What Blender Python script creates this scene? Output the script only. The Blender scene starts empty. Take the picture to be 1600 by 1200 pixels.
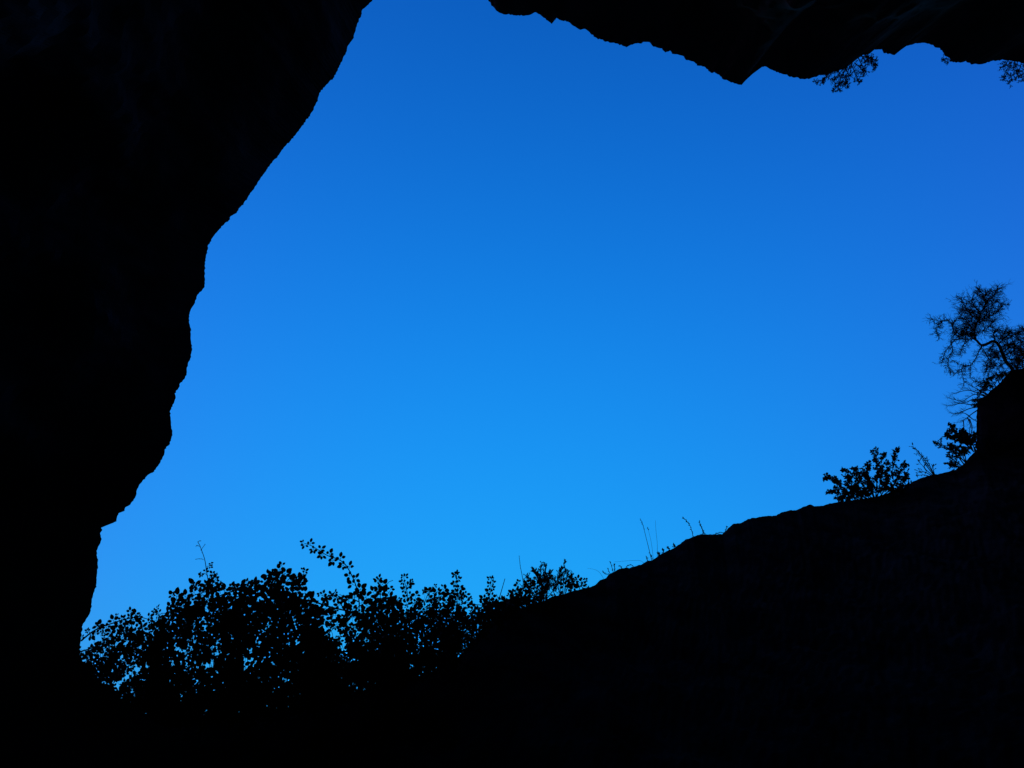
import bpy, math, random
import numpy as np
from mathutils import Vector, Matrix, noise

sc = bpy.context.scene
C = sc.collection
RAD = math.radians

# ------------------------------------------------------------------ camera
PITCH = 30.0
FPX = 1256.0                      # focal length in pixels of the 1600 px wide photograph
CAM = Vector((0, 0, 1.6))
cd = bpy.data.cameras.new('camera')
cam = bpy.data.objects.new('camera', cd)
C.objects.link(cam)
cam.location = CAM
cam.rotation_euler = (RAD(90 + PITCH), 0, 0)
cd.sensor_width = 36
cd.lens = 36 * FPX / 1600
cd.clip_start = 0.05
cd.clip_end = 6000
sc.camera = cam

# ------------------------------------------------------------------ sky
SUN_EL, SUN_ROT = 25.0, 200.0     # low, behind the rock that holds the cave
w = bpy.data.worlds.new('World')
sc.world = w
w.use_nodes = True
nt = w.node_tree
bg = nt.nodes['Background']
sky = nt.nodes.new('ShaderNodeTexSky')
sky.sky_type = 'NISHITA'
sky.sun_disc = False
sky.sun_elevation = RAD(SUN_EL)
sky.sun_rotation = RAD(SUN_ROT)
sky.altitude = 600
sky.dust_density = 0.6


def wm(op, a, b=None):
    n = nt.nodes.new('ShaderNodeMath')
    n.operation = op
    for i, v in enumerate((a, b)):
        if v is None:
            continue
        if isinstance(v, (int, float)):
            n.inputs[i].default_value = v
        else:
            nt.links.new(v, n.inputs[i])
    return n.outputs[0]


sep = nt.nodes.new('ShaderNodeSeparateColor')
nt.links.new(sky.outputs[0], sep.inputs[0])
tc = nt.nodes.new('ShaderNodeTexCoord')
sx = nt.nodes.new('ShaderNodeSeparateXYZ')
nt.links.new(tc.outputs['Generated'], sx.inputs[0])
dx, dz = sx.outputs[0], wm('MAXIMUM', sx.outputs[2], 0.0)
comb = nt.nodes.new('ShaderNodeCombineColor')
# deep saturated blue of the evening: each channel of the sky is graded with height and azimuth
GRADE = [(1.0, (-5.652, -0.625, 2.558, 2.483, -2.226)),
         (0.86, (-2.835, -0.306, -0.819, 3.330, -3.105)),
         (0.5, (-1.474, -0.201, -0.154, 2.556, -2.313))]
dx2, dz2 = wm('MULTIPLY', dx, dx), wm('MULTIPLY', dz, dz)
for ch, (g, (a0, a1, a2, a3, a4)) in enumerate(GRADE):
    e = wm('ADD', wm('ADD', wm('MULTIPLY', dx, a1), wm('MULTIPLY', dx2, a2)),
           wm('ADD', wm('MULTIPLY', dz, a3), wm('MULTIPLY', dz2, a4)))
    e = wm('EXPONENT', wm('ADD', e, a0 + math.log(10)))
    v = wm('MULTIPLY', wm('POWER', sep.outputs[ch], g), e)
    nt.links.new(v, comb.inputs[ch])
nt.links.new(comb.outputs[0], bg.inputs[0])
bg.inputs[1].default_value = 0.1

sl = bpy.data.lights.new('sun', 'SUN')
sl.energy = 2.0
sl.angle = RAD(0.5)
sl.color = (1, 0.93, 0.84)
so = bpy.data.objects.new('sun', sl)
C.objects.link(so)
sv = Vector((math.sin(RAD(SUN_ROT)) * math.cos(RAD(SUN_EL)), math.cos(RAD(SUN_ROT)) * math.cos(RAD(SUN_EL)), math.sin(RAD(SUN_EL))))
so.rotation_euler = sv.to_track_quat('Z', 'Y').to_euler()
so.location = sv * 60

sc.view_settings.view_transform = 'Standard'
sc.view_settings.look = 'None'
sc.view_settings.gamma = 1
sc.view_settings.exposure = 0
sc.render.engine = 'CYCLES'

# ------------------------------------------------------------------ helpers
cp, sp = math.cos(RAD(PITCH)), math.sin(RAD(PITCH))
FW = Vector((0, cp, sp))
UP = Vector((0, -sp, cp))
RT = Vector((1, 0, 0))


def P(px, py, D):
    """point D metres in front of the camera plane, seen at that pixel of the photograph"""
    return CAM + D * (FW + RT * ((px - 800) / FPX) + UP * ((600 - py) / FPX))


def material(name, dark, light, scale=4.0, rough=0.9, bump=0.4, detail=8, spec=0.15):
    m = bpy.data.materials.new(name)
    m.use_nodes = True
    t = m.node_tree
    b = t.nodes['Principled BSDF']
    b.inputs['Roughness'].default_value = rough
    b.inputs['Specular IOR Level'].default_value = spec
    co = t.nodes.new('ShaderNodeTexCoord')
    n = t.nodes.new('ShaderNodeTexNoise')
    n.inputs['Scale'].default_value = scale
    n.inputs['Detail'].default_value = detail
    n.inputs['Roughness'].default_value = 0.65
    t.links.new(co.outputs['Object'], n.inputs['Vector'])
    r = t.nodes.new('ShaderNodeValToRGB')
    r.color_ramp.elements[0].position = 0.35
    r.color_ramp.elements[0].color = (*dark, 1)
    r.color_ramp.elements[1].position = 0.68
    r.color_ramp.elements[1].color = (*light, 1)
    t.links.new(n.outputs['Fac'], r.inputs[0])
    t.links.new(r.outputs[0], b.inputs['Base Color'])
    if bump:
        bp = t.nodes.new('ShaderNodeBump')
        bp.inputs['Strength'].default_value = bump
        bp.inputs['Distance'].default_value = 0.08
        t.links.new(n.outputs['Fac'], bp.inputs['Height'])
        t.links.new(bp.outputs[0], b.inputs['Normal'])
    return m


M_ROCK = material('dark limestone', (0.055, 0.055, 0.055), (0.15, 0.147, 0.14), 1.4, 0.95, 0.6, 12, 0.0)
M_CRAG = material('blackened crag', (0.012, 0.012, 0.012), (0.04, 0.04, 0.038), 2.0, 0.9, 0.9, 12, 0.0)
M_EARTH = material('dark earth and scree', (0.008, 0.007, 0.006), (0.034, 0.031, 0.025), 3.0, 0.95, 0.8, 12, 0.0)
M_LEAF = material('bramble leaf', (0.012, 0.024, 0.008), (0.03, 0.055, 0.018), 30, 0.7, 0, 2)
M_CANE = material('bramble cane', (0.02, 0.016, 0.012), (0.04, 0.03, 0.02), 30, 0.8, 0, 2)
M_BARK = material('weathered bark', (0.02, 0.017, 0.014), (0.05, 0.042, 0.035), 25, 0.9, 0, 3)
M_NEEDLE = material('fine twig growth', (0.015, 0.022, 0.012), (0.03, 0.04, 0.02), 30, 0.8, 0, 2)
M_GRASS = material('dry grass', (0.03, 0.028, 0.015), (0.06, 0.055, 0.03), 30, 0.8, 0, 2)


class MB:
    def __init__(s):
        s.v, s.f = [], []

    def tube(s, pts, r0, r1, n=5):
        """tapered tube along a list of points"""
        base = len(s.v)
        k = len(pts)
        prev = None
        for i, p in enumerate(pts):
            a = pts[max(0, i - 1)]
            b = pts[min(k - 1, i + 1)]
            t = (b - a)
            if t.length < 1e-9:
                t = Vector((0, 0, 1))
            t.normalize()
            if prev is None:
                ref = Vector((0.3, 0.9, 0.1)) if abs(t.y) < 0.8 else Vector((1, 0, 0))
                x = t.cross(ref).normalized()
            else:
                x = (prev - t * prev.dot(t))
                if x.length < 1e-6:
                    x = t.orthogonal()
                x.normalize()
            prev = x
            y = t.cross(x)
            r = r0 + (r1 - r0) * i / (k - 1)
            for j in range(n):
                a_ = 2 * math.pi * j / n
                s.v.append(p + (x * math.cos(a_) + y * math.sin(a_)) * r)
        for i in range(k - 1):
            for j in range(n):
                a_, b_ = base + i * n + j, base + i * n + (j + 1) % n
                s.f.append((a_, b_, b_ + n, a_ + n))
        s.f.append(tuple(base + j for j in reversed(range(n))))
        s.f.append(tuple(base + (k - 1) * n + j for j in range(n)))

    def leaf(s, p, d, nrm, L, W, curl=0.12):
        """one oval leaflet with a pointed tip, bent along its midrib"""
        d = d.normalized()
        x = d.cross(nrm)
        if x.length < 1e-5:
            x = d.orthogonal()
        x.normalize()
        n = x.cross(d)
        b = len(s.v)
        prof = ((0.12, 0.30), (0.32, 0.49), (0.56, 0.50), (0.78, 0.36), (0.92, 0.17))
        s.v.append(p.copy())
        for t, h in prof:
            c = p + d * (t * L) - n * (curl * L * t * t)
            s.v.append(c + x * (h * W) + n * (0.10 * W))
            s.v.append(c - x * (h * W) + n * (0.10 * W))
        s.v.append(p + d * L - n * (curl * L))
        s.f.append((b, b + 2, b + 1))
        for i in range(4):
            q = b + 1 + 2 * i
            s.f.append((q, q + 1, q + 3, q + 2))
        s.f.append((b + 9, b + 10, b + 11))

    def build(s, name, mat, parent=None, smooth=False):
        me = bpy.data.meshes.new(name)
        o = bpy.data.objects.new(name, me)
        off = parent_origin(parent) if parent else Vector((0, 0, 0))
        me.from_pydata([tuple(v - off) for v in s.v], [], s.f)
        if smooth:
            me.polygons.foreach_set('use_smooth', [True] * len(me.polygons))
        me.materials.append(mat)
        me.update()
        C.objects.link(o)
        if parent:
            o.parent = parent
        return o


def parent_origin(o):
    p = Vector((0, 0, 0))
    while o:
        p += o.location
        o = o.parent
    return p


def thing(name, label, cat, loc, group=None):
    o = bpy.data.objects.new(name, None)
    o.empty_display_size = 0.1
    C.objects.link(o)
    o.location = loc
    o['label'] = label
    o['category'] = cat
    if group:
        o['group'] = group
    return o


def structure(o, label, cat):
    o['kind'] = 'structure'
    return o


def fbm(p, oct=4, sc_=1.0):
    v, a, f = 0, 1, sc_
    for _ in range(oct):
        v += a * noise.noise(p * f)
        a *= 0.5
        f *= 2.03
    return v


def smooth_line(pts, per=4):
    """Catmull-Rom through pixel/depth triples"""
    out = []
    n = len(pts)
    for i in range(n - 1):
        p0, p1, p2, p3 = pts[max(0, i - 1)], pts[i], pts[i + 1], pts[min(n - 1, i + 2)]
        for k in range(per):
            t = k / per
            out.append(tuple(0.5 * ((2 * b) + (-a + c) * t + (2 * a - 5 * b + 4 * c - d) * t * t + (-a + 3 * b - 3 * c + d) * t ** 3)
                             for a, b, c, d in zip(p0, p1, p2, p3)))
    out.append(tuple(pts[-1]))
    return out


# ------------------------------------------------------------------ rock of the cave mouth (rim outline from lower left, over the top, to lower right)
LEFT = [(420, 1330, 5.4), (300, 1172, 5.45), (262, 1138), (232, 1119), (212, 1104), (190, 1092), (176, 1079), (163, 1071), (150, 1058), (143, 1052), (136, 1043), (130, 1036), (126, 1025, 5.6), (124.5, 1015), (126, 1000), (129, 982), (130, 974.6), (136, 965.6),
        (142, 954), (143.5, 940), (146, 927), (148, 921), (151, 917), (150.7, 903), (152, 890), (153, 884), (152, 872), (151, 860.6), (153, 856), (155, 852),
        (157.5, 846), (159, 842), (156.5, 834), (160, 828), (157, 823.5), (160.6, 823), (166, 820), (171.9, 817.5), (177, 817), (182, 814.7), (182.5, 810), (183.5, 806), (186.9, 799.7),
        (191, 799.5), (194.7, 798.4), (196, 792.7), (203.7, 788.4), (211, 778), (213.5, 770.6), (214.7, 763.7), (219, 756), (227.5, 746), (233, 741), (238.7, 738.4), (247.2, 728),
        (256.5, 711), (257.5, 704.7), (262, 697), (267.2, 688.7), (269.3, 675.6), (267.2, 662.5), (266.5, 651), (266.3, 641), (271.6, 630.6), (274.7, 622), (272.9, 614.7), (281, 603.4), (282, 598),
        (288.4, 592), (291.6, 583.7), (294, 567), (297.5, 560), (299, 552), (300.5, 545), (298, 530), (298.7, 514), (295.7, 505), (295.5, 492.5), (297.5, 486), (303.7, 475), (309, 460), (318.7, 450),
        (320.5, 437.5), (319.5, 432.5), (321, 405), (324, 395), (324.5, 384.5), (336, 366), (350, 351), (357.5, 344.5), (361, 337.5), (370, 332.5), (373, 326), (381, 317.5), (393, 300), (400, 290),
        (406, 281), (419, 261), (436, 242), (445, 229), (449, 224), (455, 219), (469.5, 200.5), (477.5, 190.5), (487.5, 175), (494.5, 160), (498, 150), (501.7, 141), (512.5, 130.5), (522.5, 120.5),
        (530, 105), (536, 91), (542, 80), (542.5, 75), (547.5, 66), (553, 59), (556, 46), (558.7, 36), (565.5, 21), (566.7, 14.5), (572.5, 10), (582, 0, 8.6), (600, -22), (618, -60), (632, -110), (640, -170), (660, -215, 10.5)]
TOP = [(675, -228, 10.8), (695, -215), (712, -160), (724, -90), (742, -35), (762.5, 0, 12.5), (770, 10), (777.5, 18), (787, 22.5), (800, 23), (807.5, 24.5), (824, 24), (831, 22), (837, 19), (847.5, 26), (856, 32.5), (862, 37.5), (866, 32.5), (869.5, 28),
       (874, 31), (887.5, 34), (896, 40.5), (905, 46), (915, 45.5), (924, 54), (932.5, 59.5), (947.5, 65), (964, 68), (979, 74), (986, 70), (992.5, 68), (1002.5, 68), (1005, 65.5), (1015, 66),
       (1021, 73), (1031, 75.5), (1039.5, 82), (1047, 79), (1050, 84), (1066, 87), (1071, 93), (1085, 97), (1089, 102.5), (1100, 104), (1111, 114), (1116, 112.5), (1125, 119), (1128, 122.5),
       (1140, 127.5), (1150, 130.6), (1159, 132.8, 14.0), (1165.6, 120), (1175, 108), (1179.7, 102.5), (1197, 104), (1203, 108), (1222, 115.6), (1229.7, 116.6), (1234, 120.3), (1247, 121), (1250, 123.7),
       (1265.6, 123), (1278, 118.7), (1294, 115.6), (1319, 108), (1333, 97), (1342, 86), (1359, 84), (1363.4, 76), (1370, 77.5), (1378, 77), (1380.6, 83), (1398, 86), (1401.6, 78.7), (1406, 72.5), (1425, 70),
       (1431, 67.5), (1445, 67), (1458, 70.3), (1461, 74), (1468.7, 75), (1476.6, 87.5), (1484, 91), (1485, 97), (1503, 97.5), (1509, 95.3), (1520, 100.6), (1537.5, 99.4), (1550, 95.3), (1569, 94),
       (1581, 95), (1600, 99, 16.0), (1660, 104), (1740, 98), (1850, 125), (1960, 190), (2060, 300), (2130, 430), (2170, 580), (2200, 760), (2200, 960, 15), (2180, 1250, 14.5)]


def fill_depth(l):
    idx = [i for i, p in enumerate(l) if len(p) == 3]
    arc = [0]
    for a, b in zip(l, l[1:]):
        arc.append(arc[-1] + math.hypot(a[0] - b[0], a[1] - b[1]))
    out = []
    for i, p in enumerate(l):
        if len(p) == 3:
            out.append(p)
            continue
        lo = max(j for j in idx if j < i)
        hi = min(j for j in idx if j > i)
        t = (arc[i] - arc[lo]) / (arc[hi] - arc[lo])
        out.append((p[0], p[1], l[lo][2] + t * (l[hi][2] - l[lo][2])))
    return out


def resample(l, seed):
    rnd = random.Random(seed)
    out = []
    for a, b in zip(l, l[1:]):
        d = math.hypot(b[0] - a[0], b[1] - a[1])
        inside = -20 < a[0] < 1620 and -20 < a[1] < 1130
        step = 2.2 if inside else 9
        k = max(1, int(d / step))
        nx, ny = (b[1] - a[1]) / max(d, 1e-6), -(b[0] - a[0]) / max(d, 1e-6)
        for i in range(k):
            t = i / k
            j = 0.0 if i == 0 else rnd.gauss(0, 0.55 if inside else 3)
            out.append((a[0] + (b[0] - a[0]) * t + nx * j, a[1] + (b[1] - a[1]) * t + ny * j, a[2] + (b[2] - a[2]) * t))
    out.append(l[-1])
    return out


CX, CY = 850, 560


def rock_arch(rim, name):
    """solid rock: inner skin from the back of the cave to the rim, outer skin from the rim back over the top"""
    n = len(rim)
    ang = []
    for x, y, D in rim:
        ang.append(math.atan2(CY - y, x - CX))
    ang = [a if a > -math.pi / 2 else a + 2 * math.pi for a in ang]
    # smooth the outward directions so that small steps of the rim do not cross
    A = np.unwrap(np.array(ang))
    k = 15
    As = np.convolve(np.pad(A, k, mode='edge'), np.ones(2 * k + 1) / (2 * k + 1), mode='valid')
    inner_t = [1, .93, .86, .79, .72] + [.66 * (1 - i / 64) ** 1.5 for i in range(65)]
    outer_t = [.003, .008, .018, .035, .06, .10, .16, .24, .34, .46, .6, .75, .9, 1]
    rows = []
    R = [P(*q) for q in rim]
    O = [(RT * math.cos(a) + UP * math.sin(a)).normalized() for a in As]

    def ring(a, y, rx, rz, cz):
        return Vector((1.5 + rx * math.cos(a), y, cz + rz * math.sin(a)))

    RA = np.array([tuple(v) for v in R])
    kk = 6
    RP = np.pad(RA, ((kk, kk), (0, 0)), mode='edge')
    RS = [Vector(RP[i:i + 2 * kk + 1].mean(axis=0)) for i in range(n)]

    for t in inner_t:
        row = []
        for i in range(n):
            a = As[i]
            r, o = R[i].lerp(RS[i], min(1.0, t * 18)), O[i]
            p1 = r + o * 0.9 - FW * 2.0
            p2 = ring(a, 2.0, 8.0, 9.5, 1.0)
            p3 = ring(a, -5.0, 7.0, 6.5, 0.5)
            q = r * (1 - t) ** 3 + p1 * 3 * t * (1 - t) ** 2 + p2 * 3 * t * t * (1 - t) + p3 * t ** 3
            amp = min(1, t * 9)
            h = fbm(q + Vector((5, 0, 3)), 5, 0.55)
            h2 = 1 - abs(noise.noise(q * 0.9 + Vector((0, 9, 0)))) * 2
            q = q + o * (amp * (0.55 + 0.55 * max(h, -0.7) + 0.12 * h2 + 0.10 * noise.noise(q * 3.1)))
            row.append(q)
        rows.append(row)
    for t in outer_t:
        row = []
        for i in range(n):
            a = As[i]
            r, o = R[i], O[i]
            away = (r - CAM).normalized()
            p1 = r + o * 1.2 + away * 0.9
            p2 = ring(a, r.y + 1.0, 17, 19, 1.0)
            p3 = ring(a, -13.0, 18, 19, 0.0)
            q = r * (1 - t) ** 3 + p1 * 3 * t * (1 - t) ** 2 + p2 * 3 * t * t * (1 - t) + p3 * t ** 3
            amp = min(1, t * 5)
            q = q + o * amp * (0.5 + 0.8 * fbm(q, 4, 0.35))
            row.append(q)
        rows.append(row)
    verts = [v for row in rows for v in row]
    m = len(rows)
    faces = []
    for j in range(m - 1):
        for i in range(n - 1):
            a = j * n + i
            faces.append((a, a + 1, a + 1 + n, a + n))
    c1 = len(verts)
    verts.append(Vector((1.5, -6.5, 0.5)))
    verts.append(Vector((1.5, -16, 0.0)))
    for i in range(n - 1):
        faces.append((c1, i + 1, i))
        b = (m - 1) * n + i
        faces.append((c1 + 1, b, b + 1))
    mb = MB()
    mb.v, mb.f = verts, faces
    return mb.build(name, M_ROCK)


left = fill_depth(LEFT + TOP[:1])
top = fill_depth(TOP)
rimL = resample(left, 3)
rimT = resample(top, 4)
# shared smoothing across the joint: build the two rocks with a few metres of overlap at the unseen top
ov = rimT[1:6]
wall = rock_arch(rimL + ov, 'cave_wall')
roof = rock_arch(rimL[-6:-1] + rimT, 'cave_ceiling')
structure(wall, '', '')
structure(roof, '', '')

# ------------------------------------------------------------------ ground: cave floor that climbs to the ridge, and the hill beyond
RIDGE = [(-900, 1130, 5.6), (-300, 1135, 5.8), (60, 1130, 6.0), (140, 1128, 6.2), (230, 1128, 6.3), (330, 1122, 6.3), (430, 1112, 6.3), (500, 1096, 6.3), (560, 1080, 6.35), (620, 1066, 6.4), (680, 1048, 6.5),
         (715, 1028, 6.6), (740, 1000, 6.65), (753, 984, 6.7), (769.5, 969, 6.75), (789, 962, 6.8), (805, 955.5, 6.9), (823, 947, 7.0), (850, 938, 7.2), (868, 931, 7.4), (882, 928, 7.5), (892, 924, 7.6), (903, 921.5, 7.7), (918.7, 918.7, 7.9),
         (930, 914, 8.0), (937.5, 906.6, 8.1), (947, 902.8, 8.2), (950.6, 897.7, 8.25), (960, 893.4, 8.3), (967.5, 888.7, 8.4), (982.5, 886.9, 8.6), (1001, 882.7, 8.8), (1010.6, 877, 8.9), (1020, 875, 9.0),
         (1029, 868, 9.1), (1042.5, 860.6, 9.2), (1053.7, 856, 9.3), (1063, 849.4, 9.4), (1070.6, 843.7, 9.5), (1083.7, 837.7, 9.6), (1097, 834.7, 9.8), (1110, 835, 9.9), (1128.7, 834.7, 10.1),
         (1138, 825, 10.2), (1145.6, 818.4, 10.3), (1157, 817.5, 10.4), (1168, 811, 10.5), (1181, 809, 10.6), (1190.6, 807, 10.7), (1203, 805.6, 10.8), (1214, 805, 10.9), (1222, 800.4, 11), (1233, 797.7, 11.1),
         (1244, 797, 11.2), (1250, 794, 11.2), (1255.6, 792, 11.3), (1266, 787.8, 11.4), (1272.5, 791, 11.4), (1285.6, 790, 11.5), (1295, 787, 11.6), (1308, 785, 11.7), (1334, 781, 11.9), (1370, 776, 12.2),
         (1400, 767.5, 12.4), (1418, 760, 12.5), (1425, 753, 12.6), (1437, 747.5, 12.7), (1455, 742.5, 12.8), (1473, 739, 12.9), (1493, 734, 13), (1507, 723, 13.1), (1517, 712, 13.15), (1526, 704, 13.2),
         (1545, 700, 13.3), (1600, 690, 13.5), (1800, 660, 14), (2100, 640, 14.5), (3000, 640, 14.5)]
rp = [P(*q) for q in RIDGE]
th = np.array([math.atan2(p.x, p.y) for p in rp])
rr = np.array([math.hypot(p.x, p.y) for p in rp])
rz = np.array([p.z for p in rp])
print('ridge azimuths', th.min(), th.max())


def ridge_at(a):
    """radius and height of the ridge at azimuth a (fades to a low bank behind the viewer)"""
    a0, a1 = th[0], th[-1]
    if a < a0:
        f = max(0.0, 1 - (a0 - a) / 0.8)
        return rr[0], 0.4 + (rz[0] - 0.4) * f
    if a > a1:
        f = max(0.0, 1 - (a - a1) / 0.8)
        return rr[-1] * (0.55 + 0.45 * f), 0.4 + (rz[-1] - 0.4) * f
    return float(np.interp(a, th, rr)), float(np.interp(a, th, rz))


azs = list(np.linspace(-math.pi, -0.62, 60)[:-1]) + list(np.linspace(-0.62, 0.80, 1150)) + list(np.linspace(0.80, math.pi, 60)[1:])
ts = [0.02, 0.06] + list(np.linspace(0.1, 0.9, 70)) + [0.92, 0.94, 0.955, 0.97, 0.98, 0.988, 0.994, 1.0]
outs = [0.04, 0.12, 0.25, 0.45, 0.8, 1.3, 2.2, 4, 7, 12, 20, 34, 60, 120, 300, 800, 3000]
gv, gf = [], []
rndg = random.Random(9)
for a in azs:
    R_, Z_ = ridge_at(a)
    near = [ridge_at(a + k * 0.02) for k in range(-6, 7)]
    Rm, Zm = sum(q[0] for q in near) / 13, sum(q[1] for q in near) / 13
    sa, ca = math.sin(a), math.cos(a)
    inview = -0.60 < a < 0.78
    jz = (noise.noise(Vector((a * 260, 3, 0))) * 0.8 + noise.noise(Vector((a * 90, 8, 0))) * 0.8 + noise.noise(Vector((a * 600, 1, 0))) * 0.5) * R_ * 1.25 / FPX if inview else 0
    for t in ts:
        m_ = min(1.0, (1 - t) * 4)
        r = t * (R_ + (Rm - R_) * m_)
        Zt = Z_ + (Zm - Z_) * m_
        x, y = sa * r, ca * r
        z = Zt * t ** 1.55 + jz * max(0, (t - 0.93) / 0.07)
        e = min(1.0, (1 - t) * 6) * t
        z += e * (0.26 * noise.noise(Vector((x, y, 0)) * 0.9) + 0.13 * abs(noise.noise(Vector((x, y, 9)) * 2.2)) + 0.07 * noise.noise(Vector((x, y, 4)) * 4.6) + 0.035 * noise.noise(Vector((x, y, 2)) * 11) - 0.16)
        gv.append((x, y, z))
    for d in outs:
        r = R_ + d
        x, y = sa * r, ca * r
        if d <= 34:
            z = Z_ + jz - 0.25 * d - 0.012 * d * d + min(d, 4) * 0.12 * (noise.noise(Vector((x, y, 0)) * 0.8) - 0.4)
        else:
            z = min(Z_ - 22, -18 + 6 * noise.noise(Vector((x, y, 0)) * 0.01))
        gv.append((x, y, z))
nc, nr = len(azs), len(ts) + len(outs)
for i in range(nc):
    i2 = (i + 1) % nc
    if i == nc - 1:
        continue
    for j in range(nr - 1):
        gf.append((i * nr + j, i2 * nr + j, i2 * nr + j + 1, i * nr + j + 1))
c0 = len(gv)
gv.append((0, 0, 0))
for i in range(nc - 1):
    gf.append((c0, (i + 1) * nr, i * nr))
gmb = MB()
gmb.v = [Vector(v) for v in gv]
gmb.f = gf
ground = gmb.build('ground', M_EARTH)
structure(ground, '', '')


def ridge_point(px, sink=0.05):
    """a root point on the ridge line below that pixel column"""
    for a, b in zip(RIDGE, RIDGE[1:]):
        if a[0] <= px <= b[0]:
            t = (px - a[0]) / (b[0] - a[0])
            return P(px, a[1] + t * (b[1] - a[1]), a[2] + t * (b[2] - a[2])) - Vector((0, 0, sink))


def ridge_d(px):
    return float(np.interp(px, [q[0] for q in RIDGE], [q[2] for q in RIDGE]))


def ridge_y(px):
    return float(np.interp(px, [q[0] for q in RIDGE], [q[1] for q in RIDGE]))


# ------------------------------------------------------------------ rock outcrop at the right, under the twisted tree
def P_x(X, D):
    return 800 + X / D * FPX


def outcrop():
    D0 = 13.2
    lv = [(800, 1528), (760, 1526), (730, 1525.5), (700, 1526), (685, 1525.5), (670, 1526), (656, 1525.5), (647, 1526), (637, 1527.5), (632, 1526), (627, 1528), (623, 1531), (620, 1538), (616.5, 1542), (611, 1547),
          (606.5, 1553), (602, 1558), (597.5, 1563.5), (592, 1568), (586, 1572.5), (581, 1578), (577.5, 1588), (574, 1606), (570, 1630), (564, 1665), (558, 1710)]
    # finer levels between the traced ones
    L2 = []
    for a, b in zip(lv, lv[1:]):
        k = max(1, int(abs(a[0] - b[0]) / 3.5))
        for i in range(k):
            t = i / k
            L2.append((a[0] + (b[0] - a[0]) * t, a[1] + (b[1] - a[1]) * t))
    L2.append(lv[-1])
    n = 90
    mb = MB()
    rnd = random.Random(12)
    for li, (y, xl) in enumerate(L2):
        pl = P(xl + rnd.gauss(0, 0.5), y, D0)
        xr = P(2010 - 0.9 * max(0, xl - 1526), y, D0).x
        cx = (pl.x + xr) / 2
        ax = (xr - pl.x) / 2
        for j in range(n):
            a = 2 * math.pi * j / n
            ux, uy = -math.cos(a), -math.sin(a)
            k = 1 / (abs(ux) ** 2.6 + abs(uy) ** 2.6) ** (1 / 2.6)
            X = cx + ux * k * ax
            side = abs(uy * k)
            nn = fbm(Vector((X * 1.1, uy * 2, pl.z * 1.1)), 4, 1.0)
            if uy < 0:                                  # the face towards the cave, bulging more the further it is below the brow
                top_y = float(np.interp(P_x(X, D0), [q[1] for q in lv], [q[0] for q in lv])) if P_x(X, D0) > 1526.2 else 640
                zt = P(0, top_y, D0).z
                b = min(0.7, 0.55 * max(0.0, zt - pl.z)) * side * (1 + 0.5 * nn)
                mb.v.append(Vector((X, pl.y - b, pl.z)))
            else:
                dy = side * (1.6 + 0.4 * nn)
                mb.v.append(Vector((X + dy * 0.62 * (1 if ux < 0 else -0.2), pl.y + dy, pl.z - 0.1 * dy)))
    m = len(L2)
    for i in range(m - 1):
        for j in range(n):
            a, b = i * n + j, i * n + (j + 1) % n
            mb.f.append((a, b, b + n, a + n))
    mb.f.append(tuple((m - 1) * n + j for j in range(n)))
    mb.f.append(tuple(reversed(range(n))))
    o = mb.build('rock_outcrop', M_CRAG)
    o['label'] = 'steep dark rock outcrop at the right end of the slope, under the twisted tree'
    o['category'] = 'rock'
    return o


outcrop()


# ------------------------------------------------------------------ brambles
def rnd_dir(rnd, bias=Vector((0, 0, 0)), s=1.0):
    return (Vector((rnd.gauss(0, 1), rnd.gauss(0, 1), rnd.gauss(0, 1))) * s + bias).normalized()


def compound_leaf(mbl, p, d, rnd, L, k=None):
    """bramble leaf: a short stalk with three to five oval leaflets spread like a hand"""
    k = k or rnd.choice((3, 3, 4, 5))
    nrm = rnd_dir(rnd, Vector((0, -1.7, -0.5)), 0.42)
    d = (d - nrm * d.dot(nrm) * 0.8).normalized()
    x = d.cross(nrm).normalized()
    st = p + d * L * rnd.uniform(0.35, 0.6)
    mbl.tube([p, st], L * 0.035, L * 0.03, 3)
    angs = {3: (0, 76, -76), 4: (0, 72, -72, 138), 5: (0, 62, -62, 124, -124)}[k]
    for a in angs:
        a = RAD(a + rnd.uniform(-12, 12))
        dd = d * math.cos(a) + x * math.sin(a)
        ll = L * (1.0 if abs(a) < 0.4 else rnd.uniform(0.68, 0.88))
        mbl.tube([st, st + dd * L * 0.24], L * 0.025, L * 0.02, 3)
        mbl.leaf(st + dd * L * 0.22, dd + rnd_dir(rnd) * 0.12, nrm + rnd_dir(rnd) * 0.25, ll, ll * rnd.uniform(0.60, 0.78), rnd.uniform(0, 0.25))


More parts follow.
